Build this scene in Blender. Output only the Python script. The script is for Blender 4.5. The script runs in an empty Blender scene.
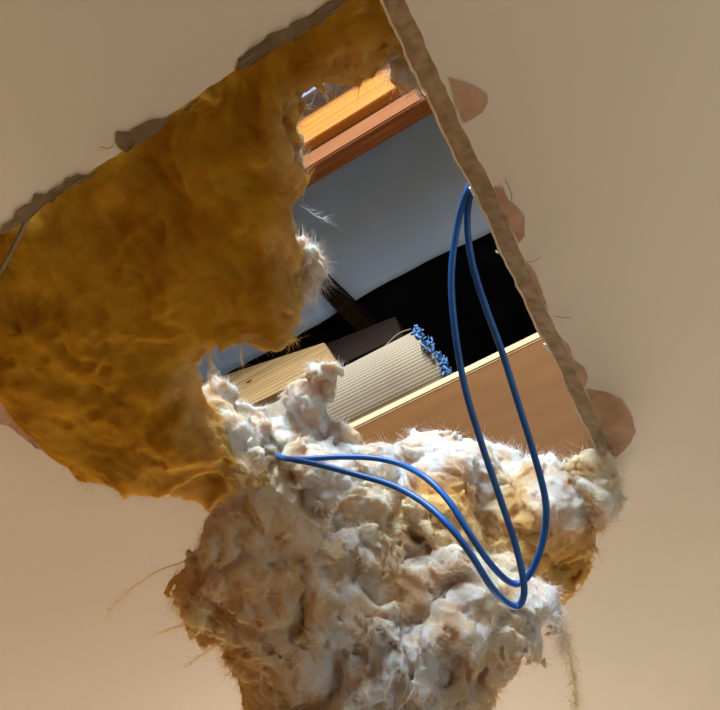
import bpy, bmesh, math, random
import numpy as np
from mathutils import Vector, Matrix
try:
    import openvdb
except Exception:
    openvdb = None

random.seed(7)
rng = np.random.default_rng(11)
scene = bpy.context.scene
col = scene.collection

# ------------------------------------------------------------------ camera
F = 645.0
CX, CY = 360.0, 355.0
nrm = lambda a: a / np.linalg.norm(a)
Zc = nrm(np.array([-60.0, -450.0, F]))
Xc = np.array([2460.0, -1265.0, -650.0]); Xc = nrm(Xc - Xc.dot(Zc) * Zc)
Yc = np.cross(Zc, Xc)
MW = np.array([Xc, Yc, Zc])            # camera axes (right, down, forward) -> world
CAM = np.array([0.0, 0.0, 1.85])
ZCEIL = 2.40
BOARD = 0.013

cam_data = bpy.data.cameras.new('camera')
cam_data.sensor_fit = 'HORIZONTAL'
cam_data.sensor_width = 36.0
cam_data.lens = F / 720.0 * 36.0
cam_data.clip_start = 0.01
cam = bpy.data.objects.new('camera', cam_data)
col.objects.link(cam)
R, D, W = MW[:, 0], MW[:, 1], MW[:, 2]
m4 = Matrix.Identity(4)
for i in range(3):
    m4[i][0] = R[i]; m4[i][1] = -D[i]; m4[i][2] = -W[i]; m4[i][3] = CAM[i]
cam.matrix_world = m4
scene.camera = cam

# ------------------------------------------------------------------ world, lights, exposure
world = bpy.data.worlds.new('world')
scene.world = world
world.use_nodes = True
bg = world.node_tree.nodes['Background']
bg.inputs['Color'].default_value = (0.55, 0.68, 0.85, 1)
bg.inputs['Strength'].default_value = 0.6


def area_light(name, loc, target, sx, sy, power, color):
    L = bpy.data.lights.new(name, 'AREA')
    L.shape = 'RECTANGLE'; L.size = sx; L.size_y = sy
    L.energy = power; L.color = color
    o = bpy.data.objects.new(name, L)
    col.objects.link(o)
    o.location = loc
    d = Vector(target) - Vector(loc)
    o.rotation_euler = d.to_track_quat('-Z', 'Y').to_euler()
    return o


SKYLIGHT = (0.28, -0.92, 3.54)
area_light('skylight_daylight', SKYLIGHT, (-0.1, 0.60, 2.55), 0.60, 0.60, 118, (0.72, 0.86, 1.0))
area_light('window_daylight', (-1.25, 2.55, 1.35), (-0.6, 0.0, 1.6), 1.5, 1.2, 53, (1.0, 0.92, 0.82))
area_light('side_fill_light', (2.15, 0.3, 1.35), (0.0, 0.3, 1.7), 1.3, 1.1, 17, (0.58, 0.84, 1.0))  # fill lamp added to cool and brighten the right of the ceiling

vs = scene.view_settings
vs.view_transform = 'Standard'
vs.look = 'None'
vs.gamma = 1.0
vs.exposure = 0.0
vs.use_curve_mapping = False


# ------------------------------------------------------------------ projection helpers
def ray(x, y):
    return MW @ np.array([x - CX, y - CY, F])


def onz(x, y, z):
    d = ray(x, y)
    return CAM + d * ((z - CAM[2]) / d[2])


def ony(x, y, Y):
    d = ray(x, y)
    return CAM + d * ((Y - CAM[1]) / d[1])


def px_size(p):
    """metres covered by one photo pixel at point p"""
    return float(np.dot(np.asarray(p) - CAM, W)) / F


# ------------------------------------------------------------------ materials
def srgb(r, g, b):
    f = lambda c: (c / 12.92) if c <= 0.04045 else ((c + 0.055) / 1.055) ** 2.4
    return (f(r / 255), f(g / 255), f(b / 255), 1.0)


def new_mat(name):
    m = bpy.data.materials.new(name)
    m.use_nodes = True
    nt = m.node_tree
    nt.nodes.clear()
    out = nt.nodes.new('ShaderNodeOutputMaterial')
    b = nt.nodes.new('ShaderNodeBsdfPrincipled')
    nt.links.new(b.outputs[0], out.inputs[0])
    return m, nt, b, out


def node(nt, typ, **kw):
    n = nt.nodes.new(typ)
    for k, v in kw.items():
        if k in n.inputs.keys():
            n.inputs[k].default_value = v
        else:
            setattr(n, k, v)
    return n


def ramp(nt, stops):
    r = nt.nodes.new('ShaderNodeValToRGB')
    e = r.color_ramp.elements
    while len(e) < len(stops):
        e.new(0.5)
    for i, (p, c) in enumerate(stops):
        e[i].position = p; e[i].color = c
    return r


def mapped(nt, scale, rot=(0, 0, 0)):
    tc = nt.nodes.new('ShaderNodeTexCoord')
    mp = nt.nodes.new('ShaderNodeMapping')
    mp.inputs['Scale'].default_value = scale
    mp.inputs['Rotation'].default_value = rot
    nt.links.new(tc.outputs['Object'], mp.inputs['Vector'])
    return mp


def bump(nt, bsdf, height_socket, strength, dist):
    bp = nt.nodes.new('ShaderNodeBump')
    bp.inputs['Strength'].default_value = strength
    bp.inputs['Distance'].default_value = dist
    nt.links.new(height_socket, bp.inputs['Height'])
    nt.links.new(bp.outputs[0], bsdf.inputs['Normal'])


def noise_mat(name, c1, c2, scale=(20, 20, 20), rough=0.8, detail=5, bump_s=0.3, bump_d=0.001, lo=0.35, hi=0.65, spec=0.3):
    m, nt, b, out = new_mat(name)
    mp = mapped(nt, scale)
    n = node(nt, 'ShaderNodeTexNoise', Scale=1.0, Detail=detail)
    nt.links.new(mp.outputs[0], n.inputs['Vector'])
    r = ramp(nt, [(lo, c1), (hi, c2)])
    nt.links.new(n.outputs['Fac'], r.inputs[0])
    nt.links.new(r.outputs[0], b.inputs['Base Color'])
    b.inputs['Roughness'].default_value = rough
    b.inputs['Specular IOR Level'].default_value = spec
    if bump_s:
        bump(nt, b, n.outputs['Fac'], bump_s, bump_d)
    return m


def wood_mat(name, c_dark, c_light, grain=1.0, rough=0.6):
    m, nt, b, out = new_mat(name)
    mp = mapped(nt, (2.0, 26.0 * grain, 26.0 * grain))
    n = node(nt, 'ShaderNodeTexNoise', Scale=2.2, Detail=7, Roughness=0.6, Distortion=1.2)
    nt.links.new(mp.outputs[0], n.inputs['Vector'])
    mp2 = mapped(nt, (0.8, 9.0 * grain, 9.0 * grain))
    wv = node(nt, 'ShaderNodeTexWave', Scale=3.0, Distortion=3.5, Detail=3.0)
    wv.bands_direction = 'Z'
    nt.links.new(mp2.outputs[0], wv.inputs['Vector'])
    mx = node(nt, 'ShaderNodeMath', operation='MULTIPLY_ADD')
    nt.links.new(wv.outputs['Fac'], mx.inputs[0])
    mx.inputs[1].default_value = 0.25
    nt.links.new(n.outputs['Fac'], mx.inputs[2])
    r = ramp(nt, [(0.35, c_dark), (0.85, c_light)])
    nt.links.new(mx.outputs[0], r.inputs[0])
    nt.links.new(r.outputs[0], b.inputs['Base Color'])
    b.inputs['Roughness'].default_value = rough
    b.inputs['Specular IOR Level'].default_value = 0.05
    bump(nt, b, n.outputs['Fac'], 0.2, 0.0006)
    return m


def wool_mat(name, fibre=False, streak=(1, 1, 1), scale=30.0, sss=(0.4, 0.022)):
    """glass wool: colour from the 'tint' attribute, broken up by noise; lets some light through"""
    m, nt, b, out = new_mat(name)
    at = nt.nodes.new('ShaderNodeAttribute')
    at.attribute_name = 'tint'
    mp = mapped(nt, tuple(scale * s for s in streak))
    n = node(nt, 'ShaderNodeTexNoise', Scale=1.0, Detail=6, Roughness=0.65, Distortion=0.8)
    nt.links.new(mp.outputs[0], n.inputs['Vector'])
    r = ramp(nt, [(0.3, (0.82, 0.79, 0.75, 1)), (0.70, (1.06, 1.06, 1.06, 1))])
    nt.links.new(n.outputs['Fac'], r.inputs[0])
    mul = node(nt, 'ShaderNodeMix', data_type='RGBA', blend_type='MULTIPLY')
    mul.inputs[0].default_value = 1.0
    nt.links.new(at.outputs['Color'], mul.inputs[6])
    nt.links.new(r.outputs[0], mul.inputs[7])
    b.inputs['Roughness'].default_value = 0.95
    b.inputs['Specular IOR Level'].default_value = 0.08
    nt.links.new(mul.outputs[2], b.inputs['Base Color'])
    if fibre:
        tr = nt.nodes.new('ShaderNodeBsdfTranslucent')
        nt.links.new(mul.outputs[2], tr.inputs['Color'])
        mix = nt.nodes.new('ShaderNodeMixShader')
        mix.inputs[0].default_value = 0.45
        nt.links.new(b.outputs[0], mix.inputs[1])
        nt.links.new(tr.outputs[0], mix.inputs[2])
        nt.links.new(mix.outputs[0], out.inputs[0])
    else:
        b.inputs['Subsurface Weight'].default_value = sss[0]
        b.inputs['Subsurface Radius'].default_value = (1.0, 0.58, 0.26)
        b.inputs['Subsurface Scale'].default_value = sss[1]
        n2 = node(nt, 'ShaderNodeTexNoise', Scale=7.0, Detail=8, Roughness=0.8, Distortion=3.0)
        nt.links.new(mp.outputs[0], n2.inputs['Vector'])
        bump(nt, b, n2.outputs['Fac'], 1.0, 0.005)
    return m


M = {}
# painted plaster ceiling
m, nt, b, out = new_mat('painted_ceiling')
mp = mapped(nt, (3, 3, 3))
n1 = node(nt, 'ShaderNodeTexNoise', Scale=1.0, Detail=3)
nt.links.new(mp.outputs[0], n1.inputs['Vector'])
r1 = ramp(nt, [(0.3, srgb(203, 187, 164)), (0.7, srgb(209, 193, 171))])
nt.links.new(n1.outputs['Fac'], r1.inputs[0])
nt.links.new(r1.outputs[0], b.inputs['Base Color'])
mp2 = mapped(nt, (60, 60, 60))
n2 = node(nt, 'ShaderNodeTexNoise', Scale=1.0, Detail=4)
nt.links.new(mp2.outputs[0], n2.inputs['Vector'])
b.inputs['Roughness'].default_value = 0.75
bump(nt, b, n2.outputs['Fac'], 0.08, 0.002)
M['ceiling'] = m
M['wall'] = noise_mat('painted_wall', srgb(214, 200, 184), srgb(222, 208, 194), (3, 3, 3), 0.8, bump_s=0.05)
M['wall_tan'] = noise_mat('tan_wall', srgb(200, 164, 116), srgb(208, 172, 124), (3, 3, 3), 0.8, bump_s=0.05)
M['floor'] = wood_mat('floor_boards', srgb(196, 182, 158), srgb(214, 200, 178), 0.3, 0.5)
M['gypsum'] = noise_mat('broken_gypsum', srgb(140, 122, 96), srgb(168, 148, 120), (90, 90, 90), 0.95, bump_s=0.8, bump_d=0.003)
M['liner'] = noise_mat('paper_liner', srgb(205, 186, 158), srgb(225, 208, 180), (80, 80, 80), 0.9)
M['paper'] = noise_mat('torn_paper', srgb(160, 122, 92), srgb(182, 145, 114), (45, 45, 45), 0.92, bump_s=0.5, bump_d=0.001)
M['paper_olive'] = noise_mat('torn_paper_dusty', srgb(100, 80, 54), srgb(122, 98, 70), (60, 60, 60), 0.92, bump_s=0.6, bump_d=0.002)
M['joist'] = wood_mat('brown_joist', srgb(98, 62, 30), srgb(106, 68, 34), 0.25, 0.65)
M['plank'] = wood_mat('pale_plank', srgb(190, 154, 112), srgb(204, 172, 132), 0.6, 0.6)
M['orange_wood'] = wood_mat('orange_pine', srgb(136, 80, 26), srgb(152, 96, 38), 0.3, 0.65)
M['red_wood'] = wood_mat('red_brown_timber', srgb(84, 46, 24), srgb(128, 78, 44), 1.6, 0.75)
M['pine'] = wood_mat('pine', srgb(118, 88, 52), srgb(156, 124, 82), 1.0, 0.65)
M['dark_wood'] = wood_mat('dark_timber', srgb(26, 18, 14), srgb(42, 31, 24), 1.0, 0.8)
M['void'] = noise_mat('shade_black_underlay', (0.003, 0.003, 0.004, 1), (0.006, 0.006, 0.008, 1), (8, 8, 8), 1.0, bump_s=0, spec=0.0)  # near-black colour paints the darkness of the roof void onto its surfaces
M['sarking'] = noise_mat('sarking_membrane', srgb(156, 182, 222), srgb(166, 192, 232), (6, 6, 6), 0.55, bump_s=0.1, bump_d=0.002, spec=0.3)
M['cable'] = noise_mat('blue_cable_jacket', srgb(10, 72, 138), srgb(20, 88, 160), (40, 40, 40), 0.42, bump_s=0, spec=0.4)
M['clip'] = noise_mat('white_plastic', srgb(226, 226, 222), srgb(240, 240, 236), (40, 40, 40), 0.5, bump_s=0)
M['crumb'] = noise_mat('plaster_crumb', srgb(222, 214, 202), srgb(244, 238, 228), (120, 120, 120), 0.95, bump_s=0.6, bump_d=0.002)
M['wool'] = wool_mat('glass_wool', False, (1, 1, 1), 34)
M['wool_fibre'] = wool_mat('glass_wool_fibres', True, (1, 1, 1), 34)
M['batt'] = wool_mat('ochre_wool', False, (0.6, 1.5, 1), 17, (0.5, 0.03))
M['batt_fibre'] = wool_mat('ochre_wool_fibres', True, (0.6, 1.5, 1), 17)
M['yarn'] = noise_mat('blue_yarn', srgb(46, 84, 136), srgb(110, 148, 190), (300, 300, 300), 0.9, bump_s=0.3)

# woven carpet backing: fine ribs along the roll and a weave across it
m, nt, b, out = new_mat('carpet_backing')
uv = nt.nodes.new('ShaderNodeUVMap')
sep = nt.nodes.new('ShaderNodeSeparateXYZ')
nt.links.new(uv.outputs[0], sep.inputs[0])


def stripes(sock, freq):
    a = node(nt, 'ShaderNodeMath', operation='MULTIPLY'); nt.links.new(sock, a.inputs[0]); a.inputs[1].default_value = freq
    s = node(nt, 'ShaderNodeMath', operation='SINE'); nt.links.new(a.outputs[0], s.inputs[0])
    c = node(nt, 'ShaderNodeMath', operation='MULTIPLY_ADD'); nt.links.new(s.outputs[0], c.inputs[0])
    c.inputs[1].default_value = 0.5; c.inputs[2].default_value = 0.5
    return c


su, sv = stripes(sep.outputs[0], 2 * math.pi / 0.0050), stripes(sep.outputs[1], 2 * math.pi / 0.0062)
mn = node(nt, 'ShaderNodeMath', operation='MULTIPLY'); nt.links.new(su.outputs[0], mn.inputs[0]); mn.inputs[1].default_value = 0.25
ad = node(nt, 'ShaderNodeMath', operation='MULTIPLY_ADD'); nt.links.new(sv.outputs[0], ad.inputs[0]); ad.inputs[1].default_value = 0.75
nt.links.new(mn.outputs[0], ad.inputs[2])
rr = ramp(nt, [(0.05, srgb(110, 92, 70)), (0.7, srgb(156, 138, 112))])
nt.links.new(ad.outputs[0], rr.inputs[0])
nt.links.new(rr.outputs[0], b.inputs['Base Color'])
b.inputs['Roughness'].default_value = 0.95
bump(nt, b, ad.outputs[0], 0.4, 0.0008)
M['backing'] = m


# ------------------------------------------------------------------ object helpers
def tag(o, label=None, cat=None, group=None, kind=None):
    if label: o['label'] = label
    if cat: o['category'] = cat
    if group: o['group'] = group
    if kind: o['kind'] = kind
    return o


def link(name, me, mat, parent=None, smooth=False):
    o = bpy.data.objects.new(name, me)
    col.objects.link(o)
    if mat is not None:
        me.materials.append(mat)
    if smooth:
        me.polygons.foreach_set('use_smooth', np.ones(len(me.polygons), dtype=bool))
    if parent is not None:
        o.parent = parent
    return o


def from_bm(name, bm, mat, parent=None, smooth=False):
    bmesh.ops.recalc_face_normals(bm, faces=bm.faces[:])
    me = bpy.data.meshes.new(name)
    bm.to_mesh(me); bm.free()
    return link(name, me, mat, parent, smooth)


def empty(name, loc):
    o = bpy.data.objects.new(name, None)
    col.objects.link(o)
    o.location = loc
    o.empty_display_size = 0.05
    return o


def attach(child, root):
    """parent a world-space mesh to an Empty without moving it"""
    child.parent = root
    child.matrix_parent_inverse = Matrix.Translation(Vector(root.location)).inverted()


def box(name, lo, hi, mat, parent=None, bevel=0.002):
    bm = bmesh.new()
    bmesh.ops.create_cube(bm, size=1)
    for v in bm.verts:
        v.co = Vector([lo[i] + (v.co[i] + 0.5) * (hi[i] - lo[i]) for i in range(3)])
    if bevel:
        bmesh.ops.bevel(bm, geom=bm.edges[:], offset=bevel, segments=2, affect='EDGES')
    return from_bm(name, bm, mat, parent)


def prism_y(name, pix, Y, depth, mat, bevel=0.002):
    """timber whose visible face is the quad pix on the plane Y, going back by depth"""
    bm = bmesh.new()
    f = [bm.verts.new(ony(x, y, Y)) for x, y in pix]
    g = [bm.verts.new(Vector(v.co) + Vector((0, depth, 0))) for v in f]
    bm.faces.new(f); bm.faces.new(g[::-1])
    k = len(f)
    for i in range(k):
        bm.faces.new((f[i], f[(i + 1) % k], g[(i + 1) % k], g[i]))
    bmesh.ops.bevel(bm, geom=bm.edges[:], offset=bevel, segments=2, affect='EDGES')
    return from_bm(name, bm, mat)


def catmull(pts, n=10):
    P = np.array(pts, float)
    P = np.vstack([2 * P[0] - P[1], P, 2 * P[-1] - P[-2]])
    out = []
    for i in range(1, len(P) - 2):
        for t in np.linspace(0, 1, n, endpoint=False):
            a, b_, c, d = P[i - 1], P[i], P[i + 1], P[i + 2]
            out.append(0.5 * (2 * b_ + (c - a) * t + (2 * a - 5 * b_ + 4 * c - d) * t * t + (3 * b_ - a - 3 * c + d) * t ** 3))
    out.append(P[-2])
    return np.array(out)


def tube(name, pts, radius, mat, parent=None, sides=10, taper=None):
    P = np.array(pts, float)
    k = len(P)
    T = np.gradient(P, axis=0); T /= np.linalg.norm(T, axis=1)[:, None]
    up = np.array([0.3, 0.2, 0.93]); verts = []; faces = []
    nprev = np.cross(T[0], up); nprev /= np.linalg.norm(nprev)
    for i in range(k):
        nn = nprev - T[i] * np.dot(nprev, T[i]); nn /= np.linalg.norm(nn); nprev = nn
        bb = np.cross(T[i], nn)
        r = radius if taper is None else radius * taper[i]
        for s in range(sides):
            a = 2 * math.pi * s / sides
            verts.append(P[i] + r * (math.cos(a) * nn + math.sin(a) * bb))
    for i in range(k - 1):
        for s in range(sides):
            s2 = (s + 1) % sides
            faces.append((i * sides + s, i * sides + s2, (i + 1) * sides + s2, (i + 1) * sides + s))
    faces.append(tuple(range(sides))[::-1]); faces.append(tuple((k - 1) * sides + s for s in range(sides)))
    me = bpy.data.meshes.new(name)
    me.from_pydata([tuple(v) for v in verts], [], faces)
    return link(name, me, mat, parent, True)


# ------------------------------------------------------------------ noise on arrays
LAT = rng.random((64, 64, 64)).astype(np.float32) * 2 - 1


def vnoise(p):
    p = p.astype(np.float32)
    i = np.floor(p).astype(np.int32)
    f = p - i
    f = f * f * f * (f * (f * 6 - 15) + 10)
    i &= 63
    j = (i + 1) & 63
    x0, y0, z0 = i[..., 0], i[..., 1], i[..., 2]
    x1, y1, z1 = j[..., 0], j[..., 1], j[..., 2]
    fx, fy, fz = f[..., 0], f[..., 1], f[..., 2]
    a = LAT[x0, y0, z0] * (1 - fx) + LAT[x1, y0, z0] * fx
    b_ = LAT[x0, y1, z0] * (1 - fx) + LAT[x1, y1, z0] * fx
    c = LAT[x0, y0, z1] * (1 - fx) + LAT[x1, y0, z1] * fx
    d = LAT[x0, y1, z1] * (1 - fx) + LAT[x1, y1, z1] * fx
    return (a * (1 - fy) + b_ * fy) * (1 - fz) + (c * (1 - fy) + d * fy) * fz


def vnoise3(p):
    return np.stack([vnoise(p + 11.3), vnoise(p + 27.7), vnoise(p + 41.1)], -1)


# ------------------------------------------------------------------ glass wool builder
def mesh_field(arr, origin, vsz):
    g = openvdb.FloatGrid(float(arr.max()))
    g.copyFromArray(np.ascontiguousarray(arr.astype(np.float32)))
    pts, quads = g.convertToQuads(0.0)
    pts = pts * vsz + origin
    return pts, quads


def wool_object(name, sdf_fn, lo, hi, vsz, noise_fn, tint_fn, mat, fmat, label, cat, group, nfib, flen, fw, lift, base, band=0.03, fdir=None, rim_fn=None, rim_n=0):
    """implicit body + loose fibres. sdf_fn works on an (N,3) array."""
    lo = np.array(lo); hi = np.array(hi)
    dims = np.ceil((hi - lo) / vsz).astype(int) + 1
    ax = [lo[i] + vsz * np.arange(dims[i]) for i in range(3)]
    G = np.stack(np.meshgrid(*ax, indexing='ij'), -1).astype(np.float32)
    flat = G.reshape(-1, 3)
    s = np.empty(len(flat), np.float32)
    for a in range(0, len(flat), 400000):
        s[a:a + 400000] = sdf_fn(flat[a:a + 400000])
    near = np.abs(s) < band
    s[near] -= noise_fn(flat[near])
    arr = s.reshape(dims)
    arr[0], arr[-1] = 0.05, 0.05
    arr[:, 0], arr[:, -1] = 0.05, 0.05
    arr[:, :, 0], arr[:, :, -1] = 0.05, 0.05
    pts, quads = mesh_field(arr, lo, vsz)
    pts = pts.astype(np.float64)
    # drop stray specks that are not joined to the main body
    lab = np.arange(len(pts))
    for _ in range(400):
        mnl = lab[quads].min(1)
        new = lab.copy()
        for k in range(4):
            np.minimum.at(new, quads[:, k], mnl)
        new = new[new]
        if np.array_equal(new, lab): break
        lab = new
    ids, cnt = np.unique(lab, return_counts=True)
    keep = np.isin(lab, ids[cnt > 0.01 * len(pts)])
    remap = np.cumsum(keep) - 1
    quads = remap[quads[keep[quads[:, 0]]]]
    pts = pts[keep]
    # consistent outward winding
    q = pts[quads]
    fn = np.cross(q[:, 2] - q[:, 0], q[:, 3] - q[:, 1])
    vol = np.einsum('ij,ij->i', q.mean(1) - pts.mean(0), fn).sum()
    if vol < 0:
        quads = quads[:, ::-1]; fn = -fn
    root = empty(name, base)
    tag(root, label, cat, group)
    me = bpy.data.meshes.new('wool_body')
    me.vertices.add(len(pts)); me.vertices.foreach_set('co', pts.astype(np.float32).ravel())
    me.loops.add(len(quads) * 4); me.loops.foreach_set('vertex_index', quads.astype(np.int32).ravel())
    me.polygons.add(len(quads)); me.polygons.foreach_set('loop_start', np.arange(0, len(quads) * 4, 4, dtype=np.int32))
    me.update(calc_edges=True)
    tint = tint_fn(pts)
    at = me.color_attributes.new('tint', 'FLOAT_COLOR', 'POINT')
    at.data.foreach_set('color', np.concatenate([tint, np.ones((len(pts), 1))], 1).astype(np.float32).ravel())
    body = link('wool_body', me, mat, None, True)
    attach(body, root)
    # fibres
    vn = np.zeros_like(pts)
    for k in range(4):
        np.add.at(vn, quads[:, k], fn)
    vn /= np.linalg.norm(vn, axis=1)[:, None] + 1e-12
    fib(pts, vn, tint, nfib, flen, fw, lift, fmat, root, fdir)
    if rim_fn is not None:
        k = rim_fn(pts) > 0.35
        fib(pts[k], vn[k], tint[k], rim_n, (0.002, 0.013), 0.00014, (0.05, 0.8), fmat, root, None)
    return root


def fib(pts, vn, tint, nfib, flen, fw, lift, fmat, root, fdir=None, nseg=3):
    idx = rng.integers(0, len(pts), nfib)
    p0, nv, tc = pts[idx], vn[idx], tint[idx]
    d = vnoise3(p0 / 0.028) * 1.4 + rng.normal(0, 0.28, (nfib, 3))
    if fdir is not None:
        d += fdir(p0)
    d -= nv * np.einsum('ij,ij->i', d, nv)[:, None]
    d /= np.linalg.norm(d, axis=1)[:, None] + 1e-9
    L = flen[0] + (flen[1] - flen[0]) * rng.random(nfib) ** 2.2
    lf = lift[0] + (lift[1] - lift[0]) * rng.random(nfib) ** 2
    side = np.cross(d, nv)
    side = side * np.cos(1) + nv * rng.normal(0, 0.6, (nfib, 1))
    side /= np.linalg.norm(side, axis=1)[:, None]
    curl = rng.normal(0, 0.45, (nfib, 1)); curl2 = rng.normal(0, 0.3, (nfib, 1))
    w = fw * (0.5 + rng.random((nfib, 1)))
    V = np.empty((nfib, (nseg + 1) * 2, 3))
    lat = np.cross(nv, d)
    for k in range(nseg + 1):
        t = k / nseg
        c = p0 - nv * 0.0008 + (d * t + lat * curl * t * t + nv * (lf[:, None] * t + curl2 * lf[:, None] * t * t)) * L[:, None]
        ww = w * (1.0 - 0.75 * t)
        V[:, 2 * k] = c - side * ww; V[:, 2 * k + 1] = c + side * ww
    base = (np.arange(nfib) * (nseg + 1) * 2)[:, None]
    fq = []
    for k in range(nseg):
        fq.append(np.stack([base[:, 0] + 2 * k, base[:, 0] + 2 * k + 1, base[:, 0] + 2 * k + 3, base[:, 0] + 2 * k + 2], 1))
    quads = np.concatenate(fq, 0).astype(np.int32)
    P = V.reshape(-1, 3)
    me = bpy.data.meshes.new('loose_fibres')
    me.vertices.add(len(P)); me.vertices.foreach_set('co', P.astype(np.float32).ravel())
    me.loops.add(len(quads) * 4); me.loops.foreach_set('vertex_index', quads.ravel())
    me.polygons.add(len(quads)); me.polygons.foreach_set('loop_start', np.arange(0, len(quads) * 4, 4, dtype=np.int32))
    me.update(calc_edges=True)
    at = me.color_attributes.new('tint', 'FLOAT_COLOR', 'POINT')
    tt = np.repeat(np.concatenate([np.minimum(tc * (0.72 + 0.55 * rng.random((nfib, 1))), 0.93), np.ones((nfib, 1))], 1), (nseg + 1) * 2, axis=0)
    at.data.foreach_set('color', tt.astype(np.float32).ravel())
    o = link('loose_fibres', me, fmat, None, True)
    o['kind'] = 'stuff'
    attach(o, root)
    return o


def lin(r, g, b):
    return np.array(srgb(r, g, b)[:3])


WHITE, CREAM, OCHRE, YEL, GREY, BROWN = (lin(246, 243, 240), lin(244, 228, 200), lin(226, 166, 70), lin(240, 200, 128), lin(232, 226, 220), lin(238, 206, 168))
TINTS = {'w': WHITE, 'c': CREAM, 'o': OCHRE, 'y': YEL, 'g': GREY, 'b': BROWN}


def blobs_sdf(balls, k=0.012):
    B = []
    for (x, y, z, r, t, *sq) in balls:
        p = onz(x, y, z)
        B.append((p.astype(np.float32), r * px_size(p), np.array(sq[0] if sq else (1, 1, 1), np.float32)))

    def fn(P):
        acc = np.zeros(len(P), np.float32)
        for c, r, sc in B:
            d = np.sqrt((((P - c) / sc) ** 2).sum(1)) - r
            acc += np.exp(np.clip(-d / k, -60, 40))
        return (-k * np.log(acc + 1e-26)).astype(np.float32)

    lo = np.min([c - r * sc for c, r, sc in B], 0) - 0.035
    hi = np.max([c + r * sc for c, r, sc in B], 0) + 0.035
    cols = np.array([TINTS[b_[4]] for b_ in balls])

    def tint(P):
        Q = P + vnoise3(P / 0.03) * 0.014
        Wt = np.stack([np.exp(-np.clip((np.sqrt((((Q - c) / sc) ** 2).sum(1)) - r * 0.6) / 0.008, -8, 40)) for c, r, sc in B], 1)
        Wt /= Wt.sum(1)[:, None] + 1e-12
        t_ = np.clip(-0.02 - 1.2 * vnoise(P / 0.017 + 2.0) - 0.5 * vnoise(P / 0.006), 0, 0.5)[:, None]
        return (Wt @ cols) * (1 - t_) + lin(228, 172, 94) * t_

    return fn, tint, lo, hi


def curdle(a=(0.010, 0.006, 0.003), s=(0.045, 0.017, 0.007), warp=0.012):
    """folded, curdled relief of torn wool"""
    def fn(P):
        Q = P + vnoise3(P / 0.04) * warp
        Q = Q * np.array([1.0, 0.68, 0.85], np.float32)
        Q2 = Q + vnoise3(P / 0.013) * warp * 0.35
        r = a[0] * (2.4 * np.abs(vnoise(Q / s[0])) - 0.8)
        r += a[1] * (2.4 * np.abs(vnoise(Q2 / s[1] + 5.5)) - 0.7)
        r += a[2] * (2.4 * np.abs(vnoise(Q2 / s[2] + 9.1)) - 0.6)
        return r
    return fn


# ================================================================== STRUCTURE: room
RX0, RX1, RY0, RY1 = -2.4, 2.2, -1.9, 2.6


def struct(o):
    o['kind'] = 'structure'
    return o


struct(box('floor', (RX0, RY0, -0.05), (RX1, RY1, 0), M['floor'], bevel=0))
struct(box('wall_left', (RX0 - 0.1, RY0, 0), (RX0, RY1, 2.4), M['wall_tan'], bevel=0))
struct(box('wall_near', (RX0, RY0 - 0.1, 0), (RX1, RY0, 2.4), M['wall_tan'], bevel=0))


def wall_with_opening(name, axis, pos, thick, a0, a1, o0, o1, z0, z1):
    bm = bmesh.new()
    for (s0, s1, q0, q1) in ((a0, o0, 0, 2.4), (o1, a1, 0, 2.4), (o0, o1, 0, z0), (o0, o1, z1, 2.4)):
        r = bmesh.ops.create_cube(bm, size=1)
        for v in r['verts']:
            s = s0 + (v.co.x + 0.5) * (s1 - s0); t = pos + (v.co.y + 0.5) * thick; q = q0 + (v.co.z + 0.5) * (q1 - q0)
            v.co = (s, t, q) if axis == 'x' else (t, s, q)
    return struct(from_bm(name, bm, M['wall']))


wall_with_opening('wall_far', 'x', RY1, 0.1, RX0, RX1, -2.0, -0.5, 0.75, 1.95)
wall_with_opening('wall_right', 'y', RX1, 0.1, RY0, RY1, -0.35, 0.95, 0.8, 1.9)

# ------------------------------------------------------------------ STRUCTURE: ceiling with the broken hole
hole_px = [(391, -33), (417, 26), (451, 100), (461, 126), (475, 152), (492, 186), (512, 231), (529, 270), (545, 306), (563, 342), (583, 385), (600, 424), (615, 455),
           (560, 486), (500, 512), (440, 526), (370, 526), (300, 515), (225, 494), (150, 480), (95, 466), (58, 450), (30, 420), (2, 386), (-40, 340),
           (-60, 268), (-20, 246), (38, 207), (90, 172), (140, 139), (190, 101), (240, 66), (300, 30), (345, -2)]
loop = []
for i, a in enumerate(hole_px):
    b2 = hole_px[(i + 1) % len(hole_px)]
    k = max(2, int(math.hypot(b2[0] - a[0], b2[1] - a[1]) / 7))
    for t in range(k):
        x = a[0] + (b2[0] - a[0]) * t / k; y = a[1] + (b2[1] - a[1]) * t / k
        p = onz(x, y, ZCEIL)
        jj = 0.0008
        p[0] += random.uniform(-jj, jj); p[1] += random.uniform(-jj, jj)
        loop.append(p)
loop = np.array(loop)
cen = np.array([-0.2, 0.36])
top_loop = loop.copy()
top_loop[:, 2] = ZCEIL + BOARD
for i in range(len(loop)):
    x, y = loop[i, :2]
    if x > 0.010:                                # right-hand cut slants inwards
        t = min(1.0, (x - 0.010) / 0.018)
        top_loop[i, 0] -= t * (0.0150 + 0.0006 * math.sin(y * 60)) + random.uniform(0, 0.0008)
    else:
        dv = cen - loop[i, :2]; dv /= np.linalg.norm(dv)
        if y > 0.12:
            top_loop[i, :2] += dv * 0.006


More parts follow.
